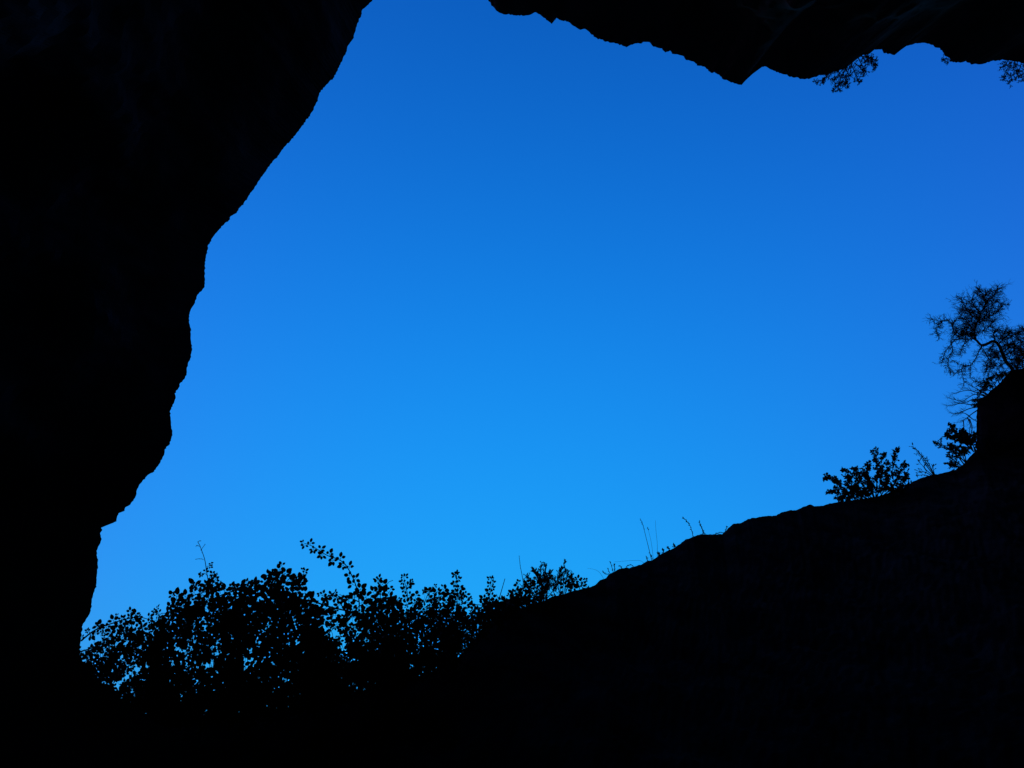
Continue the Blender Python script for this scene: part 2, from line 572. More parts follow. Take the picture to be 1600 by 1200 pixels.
def cane(parent, line, D, rnd, w0=1.3, w1=0.5, leafpx=9, gap=10, skip=0.0, endleaf=True, drift=0.15, label=None, kmax=None):
    """an arching cane traced through (x, y) pixels at depth D, with its leaves as a sub-part"""
    ph = rnd.uniform(0, 9)
    pts = [(x, y, D + drift * math.sin(ph + 0.02 * (x + y)) + 0.02 * rnd.gauss(0, 1)) for x, y in line]
    sm = smooth_line(pts, 5)
    W = [P(*q) for q in sm]
    u = D / FPX
    mb = MB()
    mb.tube(W, w0 * u / 2 * 1.6, w1 * u / 2 * 1.6, 5)
    # prickles
    for i in range(1, len(W) - 1, 2):
        t = (W[i + 1] - W[i]).normalized()
        o = t.cross(rnd_dir(rnd)).normalized()
        mb.tube([W[i], W[i] + (o + t * -0.3) * u * 1.6], u * 0.35, u * 0.05, 3)
    c = mb.build('cane', M_CANE, parent)
    if label:
        c['label'] = label
    lf = MB()
    acc = 0
    side = 1
    for i in range(1, len(W)):
        seg = math.hypot(sm[i][0] - sm[i - 1][0], sm[i][1] - sm[i - 1][1])
        acc += seg
        if acc > gap * rnd.uniform(0.8, 1.2):
            acc = 0
            side = -side
            if rnd.random() < skip:
                continue
            t = (W[i] - W[i - 1]).normalized()
            perp = t.cross(Vector((0, 1, 0))).normalized() * side
            frac = i / len(W)
            sz = leafpx * 1.25 * u * (1.08 - 0.4 * frac ** 2) * rnd.uniform(0.8, 1.12)
            compound_leaf(lf, W[i], (perp + t * 0.4 + rnd_dir(rnd) * 0.45), rnd, sz, kmax)
    if endleaf:
        t = (W[-1] - W[-2]).normalized()
        compound_leaf(lf, W[-1], t, rnd, leafpx * u * 0.75, 3)
    if lf.v:
        lf.build('leaves', M_LEAF, c)
    return c


# outline of the dense part of the thicket, and pockets where the sky shows through
CREST = [(126, 1012), (140, 1004), (160, 990), (178, 982), (205, 973), (225, 979), (243, 974), (262, 955), (280, 936), (300, 938), (312, 922), (330, 908), (350, 918), (362, 938), (378, 928), (400, 915), (425, 914), (440, 905), (462, 922), (475, 925), (486, 958),
         (498, 972), (512, 966), (540, 948), (560, 946), (575, 940), (592, 938), (612, 948), (640, 940), (655, 936), (670, 932), (690, 935), (705, 932), (722, 940), (735, 958), (752, 955), (775, 955), (790, 948), (805, 930), (830, 918), (850, 922)]
POCKETS = [(205, 1040, 14, 11, .75), (222, 1058, 10, 12, .7), (238, 1050, 8, 8, .6), (272, 1055, 9, 10, .7), (297, 1068, 9, 8, .75), (318, 1072, 7, 7, .7), (325, 1032, 12, 9, .75), (330, 1045, 12, 8, .75), (290, 1000, 9, 5, .7), (356, 1003, 12, 12, .65),
           (375, 1025, 8, 9, .6), (384, 1060, 7, 7, .7), (440, 1030, 8, 6, .7), (476, 1010, 18, 8, .9), (489, 1002, 8, 6, .85), (520, 984, 12, 8, .9), (548, 972, 10, 8, .6), (448, 985, 6, 4, .7), (475, 974, 6, 4, .7), (395, 950, 12, 9, .6), (365, 953, 12, 7, .85),
           (345, 952, 8, 10, .6), (312, 970, 10, 9, .9), (215, 990, 12, 8, .85), (255, 985, 12, 6, .8), (190, 1003, 8, 8, .6), (140, 1013, 10, 10, .9), (158, 1005, 10, 6, .8), (182, 1030, 9, 9, .6), (575, 968, 8, 6, .6), (600, 980, 12, 8, .65), (612, 992, 14, 7, .7),
           (640, 958, 8, 6, .6), (655, 968, 9, 7, .55), (665, 985, 8, 5, .5), (628, 1010, 6, 5, .6), (652, 1004, 6, 5, .5), (600, 1018, 8, 6, .5), (723, 962, 12, 10, .95), (740, 955, 9, 6, .7), (757, 972, 8, 6, .8), (690, 960, 8, 5, .45), (775, 964, 12, 6, .65), (765, 948, 14, 7, .6), (252, 1022, 6, 5, .5), (168, 1046, 8, 5, .5), (410, 1005, 6, 6, .4)]
cx_ = [c[0] for c in CREST]
cy_ = [c[1] for c in CREST]


def halton(i, b):
    f, r = 1.0, 0.0
    while i > 0:
        f /= b
        r += f * (i % b)
        i //= b
    return r


def bush(label, x0, x1, D, canes, seed, leafpx=8.5, dens=1.0, dspread=0.45):
    rnd = random.Random(seed)
    xm = (x0 + x1) / 2
    t = thing('bramble_bush', label, 'bramble', ridge_point(xm), 'bramble bushes tangled along the lip of the cave mouth')
    for c in canes:
        cane(t, rnd=rnd, D=D + c.get('dd', 0), line=c['l'], w0=c.get('w', 1.3), w1=c.get('w1', 0.5), leafpx=c.get('s', leafpx), gap=c.get('g', 9), skip=c.get('skip', 0.0), endleaf=c.get('e', True), kmax=c.get('k'))
    u = D / FPX
    lf = MB()
    # stems rise from the ground and fan out
    nst = int((x1 - x0) / 9)
    for i in range(nst):
        bx = rnd.uniform(x0 - 8, x1 + 8)
        tx = min(max(bx + rnd.uniform(-45, 45), x0 - 12), x1 + 12)
        ty = float(np.interp(tx, cx_, cy_)) + rnd.uniform(2, 60)
        by = ridge_y(bx)
        if ty > by - 12:
            continue
        dd = rnd.uniform(-dspread, dspread)
        pts = []
        for k in range(7):
            s = k / 6
            pts.append(P(bx + (tx - bx) * s ** 1.5 + rnd.gauss(0, 1.5), (by + 6) + (ty - by - 6) * (s ** 0.8), D + dd + 0.08 * math.sin(5 * s + i)))
        st = MB()
        st.tube(pts, 0.8 * u, 0.35 * u, 4)
        st.build('stem', M_CANE, t)
    # leafy side twigs through the whole bush
    area = 0
    for x in range(int(x0), int(x1), 4):
        area += 4 * max(0, min(1110, ridge_y(x)) - float(np.interp(x, cx_, cy_)))
    ntw = int(area / 34 * dens * (8.5 / leafpx) ** 2)
    hk = seed
    for i in range(ntw):
        for tries in range(30):
            hk += 1
            x = x0 - 14 + (x1 - x0 + 28) * halton(hk, 2)
            yc = float(np.interp(x, cx_, cy_)) + leafpx * 0.35
            yb = ridge_y(x) + 4
            if yb - yc < 6:
                continue
            y = yc + (yb - yc) * halton(hk, 3) ** 0.9
            if rnd.random() < 0.2:
                y = rnd.uniform(max(yc, yb - 48), yb + 3)
            dep = (y - yc)
            keep = 1.0
            for (hx, hy, ha, hb, hs) in POCKETS:
                if ((x - hx) / (ha + 1)) ** 2 + ((y - hy) / hb) ** 2 < 1:
                    keep = min(keep, 1 - (0.85 if x < 590 else 0.5) * hs)
            if rnd.random() < keep:
                break
        else:
            continue
        p = P(x, y, D + rnd.uniform(-dspread, dspread))
        d = rnd_dir(rnd, Vector((0, 0, 0.4)))
        Ltw = rnd.uniform(12, 26) * u
        q = p + d * Ltw
        mid = (p + q) / 2 + rnd_dir(rnd) * Ltw * 0.12
        lf.tube([p, mid, q], 0.33 * u, 0.2 * u, 3)
        sz = leafpx * u * rnd.uniform(0.55, 1.35)
        for pp in ((p, mid, q) if dep > 12 else (mid, q)):
            compound_leaf(lf, pp, rnd_dir(rnd, d * 0.6), rnd, sz * rnd.uniform(0.8, 1.1))
    lf.build('foliage', M_LEAF, t)
    return t


bush('low bramble bush against the left rock wall, one cane arching away from the rock', 128, 255, 6.0, [
    dict(l=[(127, 1001), (135, 994), (146, 986), (160, 979), (178, 973), (190, 969), (203, 966), (214, 964)], g=13, s=6.5, w=1.8, w1=0.9, dd=-0.1),
    dict(l=[(196, 975), (204, 968), (213, 963), (222, 965), (232, 968), (240, 973)], g=9, s=6),
    dict(l=[(126, 1018), (140, 1014), (156, 1012), (172, 1008)], g=9, s=6),
    dict(l=[(133, 1026), (150, 1016), (168, 1012), (186, 1010)], g=9, s=6),
    dict(l=[(240, 1000), (243, 985), (246, 972), (250, 960), (258, 958)], g=9, s=6.5),
    dict(l=[(140, 998), (141, 991), (138, 985)], g=5, s=4.2, w=0.8),
    dict(l=[(186, 995), (190, 980), (186, 968), (184, 963)], g=7, s=5),
    dict(l=[(205, 1000), (206, 980), (204, 962), (206, 958)], g=8, s=6),
], 21, 7.6, 0.58, 0.3)

bush('bramble bush with a thin, almost bare upright cane rising above it', 245, 365, 6.1, [
    dict(l=[(326, 935), (326, 915), (323, 895), (320, 875), (315, 860), (312, 852), (309, 847)], g=300, skip=1, e=False, w=1.0, w1=0.5, dd=-0.15),
    dict(l=[(323, 885), (328, 884), (332, 882)], g=5, s=4, w=0.5, e=True, k=3),
    dict(l=[(318, 874), (312, 873), (305, 874)], g=99, w=0.45, e=False),
    dict(l=[(314, 860), (317, 855), (321, 850)], g=99, w=0.45, e=False),
    dict(l=[(309, 847), (312, 845), (314, 845)], g=99, w=0.4, e=False),
    dict(l=[(312, 854), (308, 852), (306, 854)], g=99, w=0.4, e=False),
    dict(l=[(325, 900), (320, 896), (315, 896)], g=5, s=4.5, w=0.5),
    dict(l=[(325, 905), (331, 900), (336, 898)], g=5, s=5, w=0.5),
    dict(l=[(262, 968), (270, 955), (278, 946), (285, 940), (295, 934), (306, 929), (320, 925), (335, 920), (350, 920), (362, 921)], g=9, s=8.5, w=1.5, dd=-0.05),
    dict(l=[(284, 948), (278, 941), (272, 933)], g=12, s=11, w=0.6, k=3),
    dict(l=[(312, 926), (308, 920), (304, 915)], g=6, s=6, w=0.6),
    dict(l=[(322, 930), (325, 918), (333, 911), (341, 909)], g=6, s=7),
    dict(l=[(335, 935), (350, 928), (362, 924), (372, 921), (381, 915), (389, 912)], g=8, s=7),
    dict(l=[(290, 965), (293, 950), (297, 938)], g=8, s=8),
], 22, 9.0, 0.62, 0.4)

bush('tallest bramble bush, a single upright leaf on the tip of its highest cane', 355, 492, 6.0, [
    dict(l=[(420, 960), (430, 940), (437, 925), (441, 905), (441, 893), (441, 886)], g=7, s=9.5, w=1.4, dd=-0.1),
    dict(l=[(446, 912), (450, 906), (456, 902), (463, 905)], g=6, s=8, w=0.8),
    dict(l=[(449, 923), (458, 913), (466, 904), (473, 898), (475, 896), (472, 892)], g=9, s=6.5, w=1.1, skip=0.2),
    dict(l=[(457, 925), (466, 918), (472, 911), (474, 910)], g=6, s=6, w=0.8),
    dict(l=[(365, 935), (380, 928), (395, 920), (410, 915), (425, 916)], g=7, s=9),
    dict(l=[(361, 925), (374, 920), (384, 917), (391, 914)], g=7, s=7),
    dict(l=[(440, 950), (452, 940), (462, 930), (470, 928), (478, 938)], g=7, s=8.5),
    dict(l=[(460, 930), (474, 938), (486, 948), (497, 960), (500, 968)], g=10, s=8, w=1.4, dd=-0.1),
    dict(l=[(410, 956), (418, 948), (426, 942), (434, 938)], g=8, s=8.5, w=1.1),
    dict(l=[(400, 935), (398, 925), (400, 916)], g=7, s=9),
    dict(l=[(430, 925), (430, 905), (433, 898), (428, 896)], g=6, s=9),
], 23, 9.6, 0.60, 0.4)

bush('bramble bush whose long leafy cane arches high up and left against the sky', 486, 612, 6.2, [
    dict(l=[(561, 950), (561, 940), (558, 922), (553, 907), (548, 896), (541, 884), (534, 877), (524, 872), (514, 869), (503, 863), (494, 857), (485, 852), (476, 849)], g=7.5, s=7.2, w=1.3, w1=0.6, dd=-0.15),
    dict(l=[(475, 938), (490, 940), (502, 944), (518, 949), (535, 953), (550, 956)], g=11, s=7, w=1.7, w1=1.5, dd=-0.1, skip=0.2),
    dict(l=[(545, 958), (537, 950), (530, 940), (524, 931), (516, 932), (508, 932), (502, 930)], g=7, s=6.5),
    dict(l=[(540, 945), (534, 936), (528, 931), (521, 929)], g=7, s=5.5),
    dict(l=[(560, 948), (570, 942), (578, 935), (586, 928)], g=7, s=9.5),
    dict(l=[(594, 950), (594, 935), (595, 922), (594, 912), (592, 907)], g=6, s=8.5, w=0.9),
    dict(l=[(599, 943), (605, 930), (609, 924)], g=8, s=8.5, w=0.7),
    dict(l=[(604, 914), (608, 909), (614, 907)], g=99, w=0.5, e=False),
    dict(l=[(560, 940), (548, 935), (540, 938)], g=7, s=9),
    dict(l=[(545, 938), (538, 932), (530, 929)], g=99, w=0.5, e=False),
    dict(l=[(512, 992), (518, 985), (524, 980)], g=99, w=0.8, e=False),
    dict(l=[(498, 970), (504, 964), (508, 960)], g=7, s=7.5),
    dict(l=[(518, 970), (520, 962), (523, 956)], g=7, s=7.5),
], 24, 8.2, 0.64, 0.4)

bush('small leaved bramble bush in the middle of the thicket, with upright shoots above it', 606, 705, 6.3, [
    dict(l=[(637, 938), (636, 925), (633, 912), (631, 903)], g=6, s=6.5, w=0.9),
    dict(l=[(634, 918), (638, 911), (641, 909)], g=5, s=5.5, w=0.6),
    dict(l=[(610, 946), (625, 946), (640, 944), (655, 940)], g=9, s=6.5, w=1.1),
    dict(l=[(664, 940), (668, 930), (674, 922), (678, 917)], g=6, s=5.5, w=0.8),
    dict(l=[(672, 935), (668, 928), (664, 925)], g=6, s=5.5, w=0.7),
    dict(l=[(684, 940), (686, 930), (689, 923), (691, 920)], g=6, s=7, w=0.8),
    dict(l=[(614, 945), (618, 940), (622, 938)], g=5, s=7, w=0.7),
], 25, 6.6, 0.6, 0.4)

bush('small leaved bramble bush with two slender leafy upright shoots above it', 698, 790, 6.5, [
    dict(l=[(714, 940), (715, 925), (714, 912), (713, 903), (714, 897)], g=5.5, s=6, w=0.8),
    dict(l=[(714, 905), (711, 899), (713, 896)], g=5, s=4, w=0.5),
    dict(l=[(765, 950), (765, 935), (767, 920), (767, 910), (768, 905)], g=5, s=5.5, w=0.7),
    dict(l=[(730, 945), (745, 945), (760, 946), (776, 946), (790, 944)], g=9, s=5.5, w=1.0),
    dict(l=[(768, 972), (774, 955), (780, 935), (785, 918), (789, 904)], g=200, w=1.2, w1=0.6, e=False, dd=-0.1),
    dict(l=[(780, 938), (777, 932), (776, 928)], g=200, w=0.5, e=False),
    dict(l=[(720, 945), (727, 940), (733, 937)], g=6, s=6.5),
    dict(l=[(752, 950), (758, 940), (761, 938)], g=6, s=6),
    dict(l=[(704, 940), (702, 930), (700, 926)], g=6, s=6.5),
    dict(l=[(740, 965), (760, 958), (775, 952), (792, 948)], g=7, s=5, w=0.8),
    dict(l=[(745, 975), (765, 966), (782, 958)], g=7, s=5, w=0.8),
], 26, 5.8, 0.56, 0.35)

bush('dense rounded bramble bush where the thicket meets the bare slope', 784, 850, 6.95, [
    dict(l=[(800, 940), (803, 930), (807, 924)], g=6, s=7, w=0.8),
    dict(l=[(820, 925), (816, 917), (812, 912)], g=6, s=6.5, w=0.8),
    dict(l=[(828, 925), (828, 917), (830, 911)], g=6, s=5, w=0.7),
    dict(l=[(796, 945), (797, 938), (796, 933)], g=6, s=6, w=0.8),
    dict(l=[(818, 914), (816, 900), (813, 885), (812, 876), (811, 868)], g=200, w=0.7, w1=0.35, e=False),
], 27, 6.0, 0.85, 0.3)


# ------------------------------------------------------------------ twiggy shrubs
def twig(mb, p, d, L, r, rnd, lvl, lf=None, leafL=0, spread=0.7, kids=4, droop=0.0, wig=0.12, leafw=0.5, align=0.0, nleaf=2):
    n = 4
    pts = [p]
    q, dd = p, d.normalized()
    for i in range(n):
        dd = (dd + rnd_dir(rnd) * wig * 1.6 + Vector((0, 0, -droop))).normalized()
        q = q + dd * (L / n)
        pts.append(q)
    mb.tube(pts, r, r * 0.5, 4 if lvl > 1 else 3)
    if lvl > 0:
        for k in range(kids):
            i = rnd.randint(1, n)
            cd_ = (dd + rnd_dir(rnd) * spread).normalized()
            twig(mb, pts[i], cd_, L * rnd.uniform(0.4, 0.65), r * 0.6, rnd, lvl - 1, lf, leafL, spread, kids, droop, wig, leafw, align, nleaf)
    if lf is not None and lvl <= 1:
        for pt in pts[2:]:
            for _ in range(nleaf):
                a = rnd_dir(rnd, dd * (0.8 + align * 2.5))
                lf.leaf(pt, a, rnd_dir(rnd, Vector((0, -1.2, 0)), 0.6), leafL * rnd.uniform(0.6, 1.15), leafL * leafw * rnd.uniform(0.8, 1.2), 0.1)


def shrub(name, label, cat, base, D, limbs, seed, leafpx=0, kids=3, lvl=2, tw=14, rpx=0.9, leafmat=None, group=None, droop=0.0, spread=0.7, leafw=0.5, dspread=0.25, gap=7, start=0.35, rtw=0.45, up=Vector((0, 0, 0.15)), align=0.0, nleaf=2):
    """limbs traced in pixels from the base; side twigs grow along each"""
    rnd = random.Random(seed)
    root = P(base[0], base[1], D)
    t = thing(name, label, cat, root, group)
    u = D / FPX
    for line in limbs:
        st, lf = MB(), MB()
        ds = rnd.uniform(-dspread, dspread)
        n = len(line)
        pts = [(x, y, D + ds * (i / (n - 1))) for i, (x, y) in enumerate(line)]
        sm = smooth_line(pts, 4)
        W = [P(*q) for q in sm]
        st.tube(W, rpx * u, rtw * u * 0.5, 5)
        tot = sum((W[i] - W[i - 1]).length for i in range(1, len(W)))
        run = acc = 0
        for i in range(1, len(W)):
            s = (W[i] - W[i - 1]).length
            run += s
            acc += s
            if acc > gap * u and run / tot > start:
                acc = 0
                dd = (W[i] - W[i - 1]).normalized()
                for _ in range(2):
                    twig(st, W[i], (dd * 0.7 + up + rnd_dir(rnd) * spread).normalized(), tw * u * rnd.uniform(0.5, 1.1) * (1.15 - 0.5 * run / tot), rtw * u * 0.5, rnd, lvl - 1,
                         lf if leafpx else None, leafpx * u, spread, kids, droop, leafw=leafw, align=align, nleaf=nleaf)
        if leafpx:
            for k in range(nleaf + 1):
                lf.leaf(W[-1], rnd_dir(rnd, (W[-1] - W[-2]).normalized() * (1.2 + align)), rnd_dir(rnd, Vector((0, -1.2, 0)), 0.6), leafpx * u, leafpx * u * leafw, 0.1)
        br = st.build('branch', M_BARK, t)
        if leafpx:
            lf.build('leaves', leafmat or M_LEAF, br)
    return t


shrub('heath_shrub', 'taller of the two small shrubs with fine upright twigs on the ridge beside the brambles', 'shrub', (846, 938), 7.2, [
    [(846, 938), (846, 918), (842, 905), (836, 894)], [(846, 938), (849, 915), (850, 900), (853, 886)], [(845, 938), (843, 915), (838, 900), (834, 893)], [(846, 938), (846, 912), (845, 900), (846, 887)],
    [(847, 938), (838, 920), (830, 910), (825, 903)], [(847, 938), (852, 915), (858, 905), (860, 898)], [(840, 938), (832, 925), (824, 918), (820, 911)], [(850, 938), (856, 922), (857, 912), (856, 903)],
    [(852, 938), (862, 926), (868, 918), (872, 912)]], 41, leafpx=2.6, nleaf=2, kids=3, lvl=2, tw=10, gap=2.4, rpx=0.8, leafw=0.3, align=1.0, spread=0.4, up=Vector((0, 0, 0.4)), rtw=0.55)
shrub('heath_shrub', 'smaller, more open shrub of upright twigs, right beside the taller one on the ridge', 'shrub', (879, 932), 7.5, [
    [(879, 932), (880, 915), (880, 903), (883, 892)], [(877, 932), (875, 915), (876, 902), (878, 890)], [(880, 932), (884, 912), (887, 900), (887, 893)], [(878, 932), (871, 918), (868, 910), (864, 905)],
    [(881, 932), (888, 915), (892, 905), (893, 899)], [(876, 932), (872, 912), (874, 900), (881, 881)], [(870, 934), (862, 920), (857, 908), (856, 899)]], 42, leafpx=2.4, nleaf=2, kids=3, lvl=2, tw=9, gap=2.6, rpx=0.7, leafw=0.28, align=1.0, spread=0.4, up=Vector((0, 0, 0.4)), rtw=0.5)

rb = random.Random(77)
t = thing('bramble_sprig', 'sprig of round leaves arching over a small gap at the foot of the bare slope', 'bramble', P(885, 926, 7.55))
for l in ([(884, 926), (888, 915), (895, 909), (902, 908), (908, 911), (913, 908)], [(893, 924), (894, 914), (898, 909)], [(905, 921), (907, 916), (912, 915), (917, 917)], [(884, 926), (884, 918), (886, 912)]):
    cane(t, l, 7.55, rb, w0=0.8, w1=0.4, leafpx=5.6, gap=4, drift=0.03, kmax=3)

t = shrub('leafy_shrub', 'broad leafy shrub standing alone near the top of the slope', 'shrub', (1368, 780), 12.2, [
    [(1360, 782), (1340, 770), (1318, 757), (1303, 750), (1293, 748)], [(1355, 782), (1330, 775), (1312, 770), (1298, 769)], [(1362, 782), (1345, 765), (1330, 750), (1320, 736)], [(1364, 782), (1352, 765), (1342, 748), (1335, 735)],
    [(1366, 782), (1360, 760), (1354, 742), (1355, 728)], [(1368, 782), (1370, 755), (1371, 730), (1366, 706)], [(1370, 780), (1376, 750), (1376, 730), (1380, 712)], [(1374, 778), (1388, 755), (1396, 730), (1401, 707)],
    [(1378, 776), (1396, 760), (1404, 742), (1412, 726)], [(1382, 774), (1400, 765), (1412, 752), (1418, 743)], [(1380, 776), (1396, 768), (1408, 764), (1417, 760)], [(1368, 782), (1362, 765), (1358, 755), (1349, 742)],
    [(1345, 782), (1328, 776), (1318, 778), (1312, 779)], [(1366, 780), (1378, 762), (1386, 745), (1386, 726)], [(1366, 780), (1350, 770), (1335, 762), (1325, 748)], [(1360, 782), (1345, 775), (1325, 768), (1308, 757)]],
    43, leafpx=4.3, nleaf=1, kids=3, lvl=2, tw=10, gap=2.3, rpx=1.1, start=0.15, leafw=0.52)

shrub('twiggy_shrub', 'thin leaning shrub of nearly bare twigs just right of the broad leafy shrub', 'shrub', (1461, 744), 12.8, [
    [(1461, 744), (1450, 727), (1440, 712), (1433, 704), (1427, 698)], [(1460, 744), (1447, 727), (1440, 716), (1434, 709)], [(1459, 744), (1448, 735), (1441, 727), (1436, 722)], [(1458, 745), (1446, 738), (1438, 737), (1433, 738)],
    [(1461, 744), (1454, 730), (1450, 722), (1449, 717)], [(1461, 744), (1458, 733), (1456, 727)], [(1456, 745), (1442, 742), (1432, 744)]], 44, leafpx=2.6, kids=2, lvl=1, tw=9, gap=5, rpx=0.8, leafw=0.35, align=0.7)
shrub('twiggy_shrub', 'twiggy shrub with long bare shoots leaning left, at the foot of the rock outcrop', 'shrub', (1508, 728), 13.0, [
    [(1508, 728), (1494, 710), (1482, 702), (1474, 697), (1465, 693)], [(1508, 728), (1498, 715), (1490, 705), (1486, 699)], [(1505, 730), (1495, 722), (1487, 716), (1484, 712)], [(1503, 732), (1493, 728), (1488, 726), (1484, 726)],
    [(1510, 725), (1504, 712), (1500, 703)], [(1506, 730), (1496, 730), (1486, 728)], [(1510, 724), (1508, 712), (1506, 704)], [(1510, 724), (1502, 716), (1496, 708), (1492, 700)]], 45, leafpx=2.8, leafw=0.4, align=0.5, kids=3, lvl=2, tw=10, gap=3, rpx=1.1)
shrub('leafy_sapling', 'small sapling with clumps of rounded leaves growing from the foot of the rock outcrop', 'shrub', (1520, 706), 13.05, [
    [(1522, 706), (1510, 694), (1500, 684), (1494, 674), (1488, 666)], [(1518, 702), (1504, 690), (1494, 683), (1485, 682), (1479, 681)], [(1520, 704), (1512, 690), (1507, 682), (1504, 676)], [(1520, 704), (1514, 688), (1511, 680)],
    [(1524, 706), (1520, 695), (1516, 690)], [(1526, 700), (1525, 690), (1524, 682), (1523, 679)], [(1516, 708), (1510, 704), (1504, 703)]], 46, leafpx=4.4, nleaf=1, leafw=0.6, kids=2, lvl=2, tw=9, gap=2.6, rpx=1.2, start=0.25)
shrub('hanging_shrub', 'bare fine twigs spreading left from the upper corner of the rock outcrop', 'shrub', (1530, 632), 13.05, [
    [(1542, 617), (1530, 610), (1520, 604), (1512, 600)], [(1540, 618), (1528, 614), (1514, 610), (1500, 612), (1490, 615)], [(1538, 619), (1524, 616), (1512, 622), (1507, 626)], [(1534, 624), (1520, 624), (1508, 629), (1497, 626), (1482, 622)],
    [(1528, 634), (1514, 632), (1500, 630), (1490, 633), (1478, 634)], [(1528, 636), (1516, 638), (1506, 642), (1495, 646), (1486, 646)], [(1527, 641), (1518, 647), (1512, 652), (1506, 656), (1501, 660)],
    [(1514, 650), (1508, 646), (1500, 645)], [(1514, 650), (1520, 655), (1525, 658)], [(1505, 657), (1506, 668), (1504, 676)], [(1512, 653), (1516, 664), (1514, 674)], [(1515, 655), (1519, 668), (1516, 684), (1513, 688)]],
    47, leafpx=0, kids=3, lvl=2, tw=14, gap=2.8, rpx=0.95, spread=0.45)

shrub('brow_shrub', 'low dark tuft of twigs clinging to the upper left brow of the rock outcrop', 'shrub', (1550, 608), 13.0, [
    [(1552, 608), (1546, 602), (1541, 598)], [(1548, 611), (1541, 608), (1536, 607)], [(1556, 604), (1551, 597), (1549, 592)], [(1562, 600), (1558, 592), (1560, 588)], [(1543, 616), (1537, 613), (1533, 613)], [(1534, 626), (1529, 624), (1526, 626)],
    [(1532, 634), (1527, 633), (1524, 636)], [(1566, 596), (1566, 588), (1570, 585)]], 51, leafpx=2.2, leafw=0.4, kids=3, lvl=2, tw=9, gap=1.5, rpx=1.0, start=0.1)

# small broad-leaf and juniper growth hanging from the roof
shrub('hanging_plant', 'clump of foliage hanging from the underside of the overhanging rock roof', 'plant', (1340, 88), 14.6, [
    [(1335, 90), (1328, 105), (1322, 118), (1314, 130), (1302, 142)], [(1325, 100), (1318, 115), (1322, 128), (1324, 133)], [(1345, 84), (1352, 95), (1360, 97), (1367, 103)], [(1340, 88), (1348, 105), (1352, 112)],
    [(1322, 105), (1305, 112), (1290, 122), (1275, 128)], [(1318, 108), (1308, 118), (1303, 125)], [(1345, 88), (1356, 90), (1366, 98), (1367, 106)], [(1330, 100), (1336, 115), (1340, 126), (1344, 128)], [(1300, 112), (1290, 120), (1287, 129)],
    [(1320, 105), (1326, 120), (1316, 138)], [(1335, 98), (1346, 108), (1348, 116)], [(1350, 85), (1360, 90), (1368, 94)], [(1318, 112), (1312, 128), (1310, 140)]],
    48, leafpx=2.9, nleaf=1, leafw=0.34, kids=3, lvl=2, tw=8, gap=1.7, rpx=0.8, start=0.1, leafmat=M_NEEDLE, dspread=0.4)
shrub('hanging_plant', 'drooping clump of foliage on the rock roof at the upper right corner of the view', 'plant', (1590, 96), 15.9, [
    [(1582, 94), (1578, 105), (1573, 116), (1568, 123)], [(1590, 96), (1585, 110), (1580, 122), (1576, 129)], [(1596, 97), (1592, 112), (1588, 124)], [(1603, 99), (1600, 113), (1597, 126)], [(1610, 99), (1612, 112), (1608, 124)],
    [(1576, 94), (1572, 99), (1566, 104)], [(1620, 100), (1626, 112), (1622, 122)], [(1585, 96), (1590, 108), (1594, 116)]], 49, leafpx=2.6, nleaf=1, leafw=0.34, kids=3, lvl=2, tw=8, gap=2.2, rpx=0.7, start=0.05, leafmat=M_NEEDLE, dspread=0.4)
shrub('hanging_plant', 'tiny tuft hanging in the notch of the rock roof between the two larger clumps', 'plant', (1476, 86), 15.2, [
    [(1474, 84), (1474, 90), (1472, 93)], [(1479, 89), (1478, 93), (1476, 96)], [(1482, 91), (1483, 96), (1481, 99)]], 50, leafpx=2.0, kids=2, lvl=1, tw=5, gap=3, rpx=0.4, start=0.1, leafmat=M_NEEDLE)


